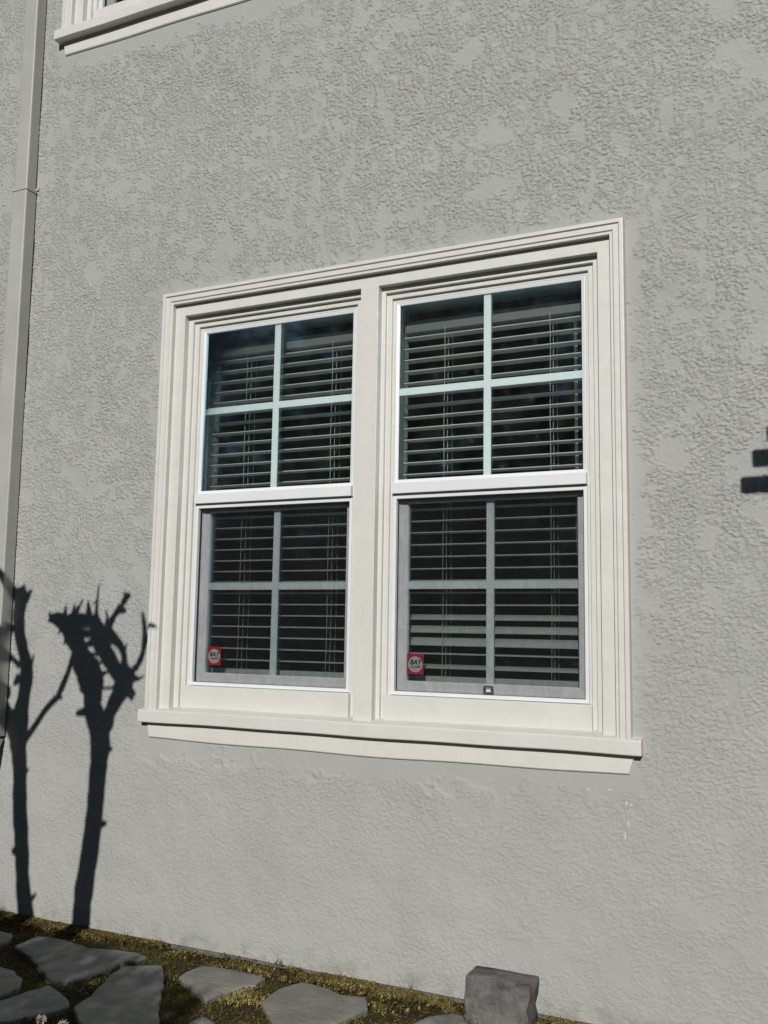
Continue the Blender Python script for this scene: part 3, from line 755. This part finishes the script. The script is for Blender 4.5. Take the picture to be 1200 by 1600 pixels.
# thin weeds at the foot of the wall
def weeds():
    V, F, Tn = [], [], []
    spots = [(192,1462),(186,1470),(430,1504),(436,1506),(640,1545),(330,1590),(326,1580),(60,1440),(250,1480),(247,1476),(520,1528),(560,1535)]
    for px, py in spots:
        b = on_ground(px, py, .01)
        for q in range(random.randint(3, 6)):
            hgt = random.uniform(.014, .04); lx, ly = random.uniform(-.02, .02), random.uniform(-.012, .004); wd = .0016
            n0 = len(V)
            for k in range(4):
                t = k/3; V += [(b.x+lx*t*t-wd*(1-t)+random.uniform(-.001, .001)+q*.003, min(b.y+ly*t*t, -.003), .005+hgt*t), (b.x+lx*t*t+wd*(1-t)+q*.003, min(b.y+ly*t*t, -.003), .005+hgt*t)]
                Tn += [t*.8+.1]*2
            for k in range(3): F.append((n0+2*k, n0+2*k+1, n0+2*k+3, n0+2*k+2))
    o = mk('weeds', V, F, 'grass', tint=Tn); tag(o, 'thin weeds sprouting at the foot of the wall', 'weeds', kind='stuff')
weeds()

# ------------------------------------------------------------------ hedge behind the photographer's left: shades the path
def hedge():
    T = empty('clipped_hedge', 'clipped green hedge standing across the path from the wall', 'hedge')
    x0, x1, y0, y1 = -8.0, -.98, -4.2, -3.7
    n = 52000
    X = rng.uniform(x0, x1, n); Y = rng.uniform(y0, y1, n)
    top = np.interp(X, [-8, -2.6, -1.75, -1.4, -1.05, -.98], [1.95, 1.91, 1.77, 1.73, 1.67, 1.5])+.03*fbm(X, Y, 51, 3, 2.5)-(-3.7-Y)*.1
    Z = top*(1-rng.uniform(0, 1, n)**1.7)
    V, F = leaf_cloud(np.stack([X, Y, Z+.03], 1), .055, None, .6)
    mk_np('foliage', V, F, 'hedge', T, tint=np.repeat(np.clip(rng.normal(.5, .25, n), 0, 1), 4))
    for k in range(14):
        xx = x0+.3+(x1-x0-.6)*k/13; p = Vector((xx, -3.95, -.05))
        mk('stem', *tube_np([p, p+Vector((.03, .02, .9)), p+Vector((-.04, -.03, 1.4))], [.025, .018, .008], 6), 'bark', T)
hedge()
# tall plant with small pink flower heads, just reaching the frame
def flower_plant():
    T = empty('flowering_plant', 'tall garden plant with small pale pink flower heads', 'plant')
    tips = []
    for px, py, y_ in ((65, 1593, -2.38), (98, 1601, -2.36), (30, 1612, -2.42), (150, 1615, -2.34)):
        tips.append(on_wall(px, py, y_))
    root = sum(tips, Vector((0, 0, 0)))/len(tips); root.z = 0
    for i, t in enumerate(tips):
        b = root+Vector((random.uniform(-.04, .04), random.uniform(-.04, .04), 0))
        pts = [b.lerp(t, k/6)+Vector((.015*math.sin(k), .01*math.cos(k*1.3), 0))*(1 if k < 6 else 0) for k in range(7)]
        mk('stem', *tube_np(pts, [.004]*7, 6), 'hedge', T)
        n = 160; rs = np.random.default_rng(60+i); dd = rs.normal(size=(n, 3)); dd /= np.linalg.norm(dd, axis=1)[:, None]
        C = np.array(t)+dd*rs.uniform(.0015, .0052, (n, 1))*np.array([1, 1, .8])
        V, F = leaf_cloud(C, .0045, dd, .35, rs); mk_np('flower_head', V, F, 'petal', T)
        C = np.array([list(pts[k]) for k in rs.integers(0, 5, 60)])+rs.normal(size=(60, 3))*np.array([.02, .02, .03])
        V, F = leaf_cloud(C, .05, None, .3, rs); mk_np('leaves', V, F, 'hedge', T, tint=np.full(len(V), .5))
flower_plant()

# ------------------------------------------------------------------ trees across the garden, some as dark reflections in the panes, others added to cut sky light
def big_tree(label, x_, y_, hgt, rad, n, seed, conical, leaf=.22):
    T = empty('evergreen_tree', label, 'tree', 'trees across the garden')
    rs = np.random.default_rng(seed)
    b = Vector((x_, y_, -.1)); pts = [b+Vector((rs.uniform(-.1, .1), rs.uniform(-.1, .1), hgt*.9*k/6)) for k in range(7)]
    mk('trunk', *tube_np(pts, [.28*(1-k/7.5) for k in range(7)], 9, .08), 'bark', T)
    for k in range(9):
        z_ = hgt*(.25+.06*k); a = rs.uniform(0, 6.28); p = Vector((x_, y_, z_)); L = rad*.7
        mk('limb', *tube_np([p, p+Vector((math.cos(a)*L*.5, math.sin(a)*L*.5, .3)), p+Vector((math.cos(a)*L, math.sin(a)*L, .7))], [.09, .06, .02], 6), 'bark', T)
    nc = 90; cz = rs.uniform(.12, 1., nc); rr = rad*((1-cz)**.7*1.15+.05 if conical else np.sqrt(np.clip(1-((cz-.55)/.5)**2, .03, 1)))
    an = rs.uniform(0, 6.28, nc); q = np.sqrt(rs.uniform(.15, 1, nc))
    cc = np.stack([x_+rr*q*np.cos(an), y_+rr*q*np.sin(an), hgt*cz], 1)
    k = rs.integers(0, nc, n); C = cc[k]+rs.normal(size=(n, 3))*np.array([.34, .34, .24])*rad/2.6
    C[:, 2] = np.maximum(C[:, 2], .2)
    V, F = leaf_cloud(C, leaf, None, .55, rs)
    mk_np('crown', V, F, 'evergreen', T, tint=np.repeat(np.clip(.5+.25*(C[:, 2]/hgt-.5)+rs.normal(size=n)*.2, 0, 1), 4))
for a in [('broad dark evergreen tree nearest the hedge end', -4.3, -12.0, 7.6, 2.7, 5200, 1, False),
          ('tall conical evergreen tree rising behind the hedge', -8.6, -13.0, 9.5, 2.8, 5200, 2, True),
          ('round evergreen tree with low crown behind the hedge', -12.5, -13.5, 8.2, 3.0, 5200, 3, False),
          ('tall loose evergreen at the far garden edge', -17.5, -16.0, 11.0, 3.4, 5200, 4, False),
          ('low wide evergreen tree opposite the window pair', 1.5, -17.0, 6.6, 3.2, 7000, 6, False),  # this tree and the next three: unseen, added to deepen shadows
          ('squat bushy evergreen beyond the garden post', 8.0, -16.5, 6.4, 3.4, 7000, 7, False),
          ('pointed evergreen tree beyond the garden post', 13.5, -15.0, 7.5, 3.2, 7000, 8, True),
          ('broad evergreen tree at the garden corner', 18.0, -9.0, 7.5, 3.4, 7000, 9, False),
          ('spreading evergreen tree with a full crown just behind the hedge', -5.2, -6.6, 6.2, 2.5, 16000, 10, False, .12),  # crown added to hold sky light off the path; also darkens the panes
          ('narrow conical evergreen standing far behind the others', -7.0, -19.0, 9.0, 2.6, 8000, 5, True)]:
    big_tree(*a)
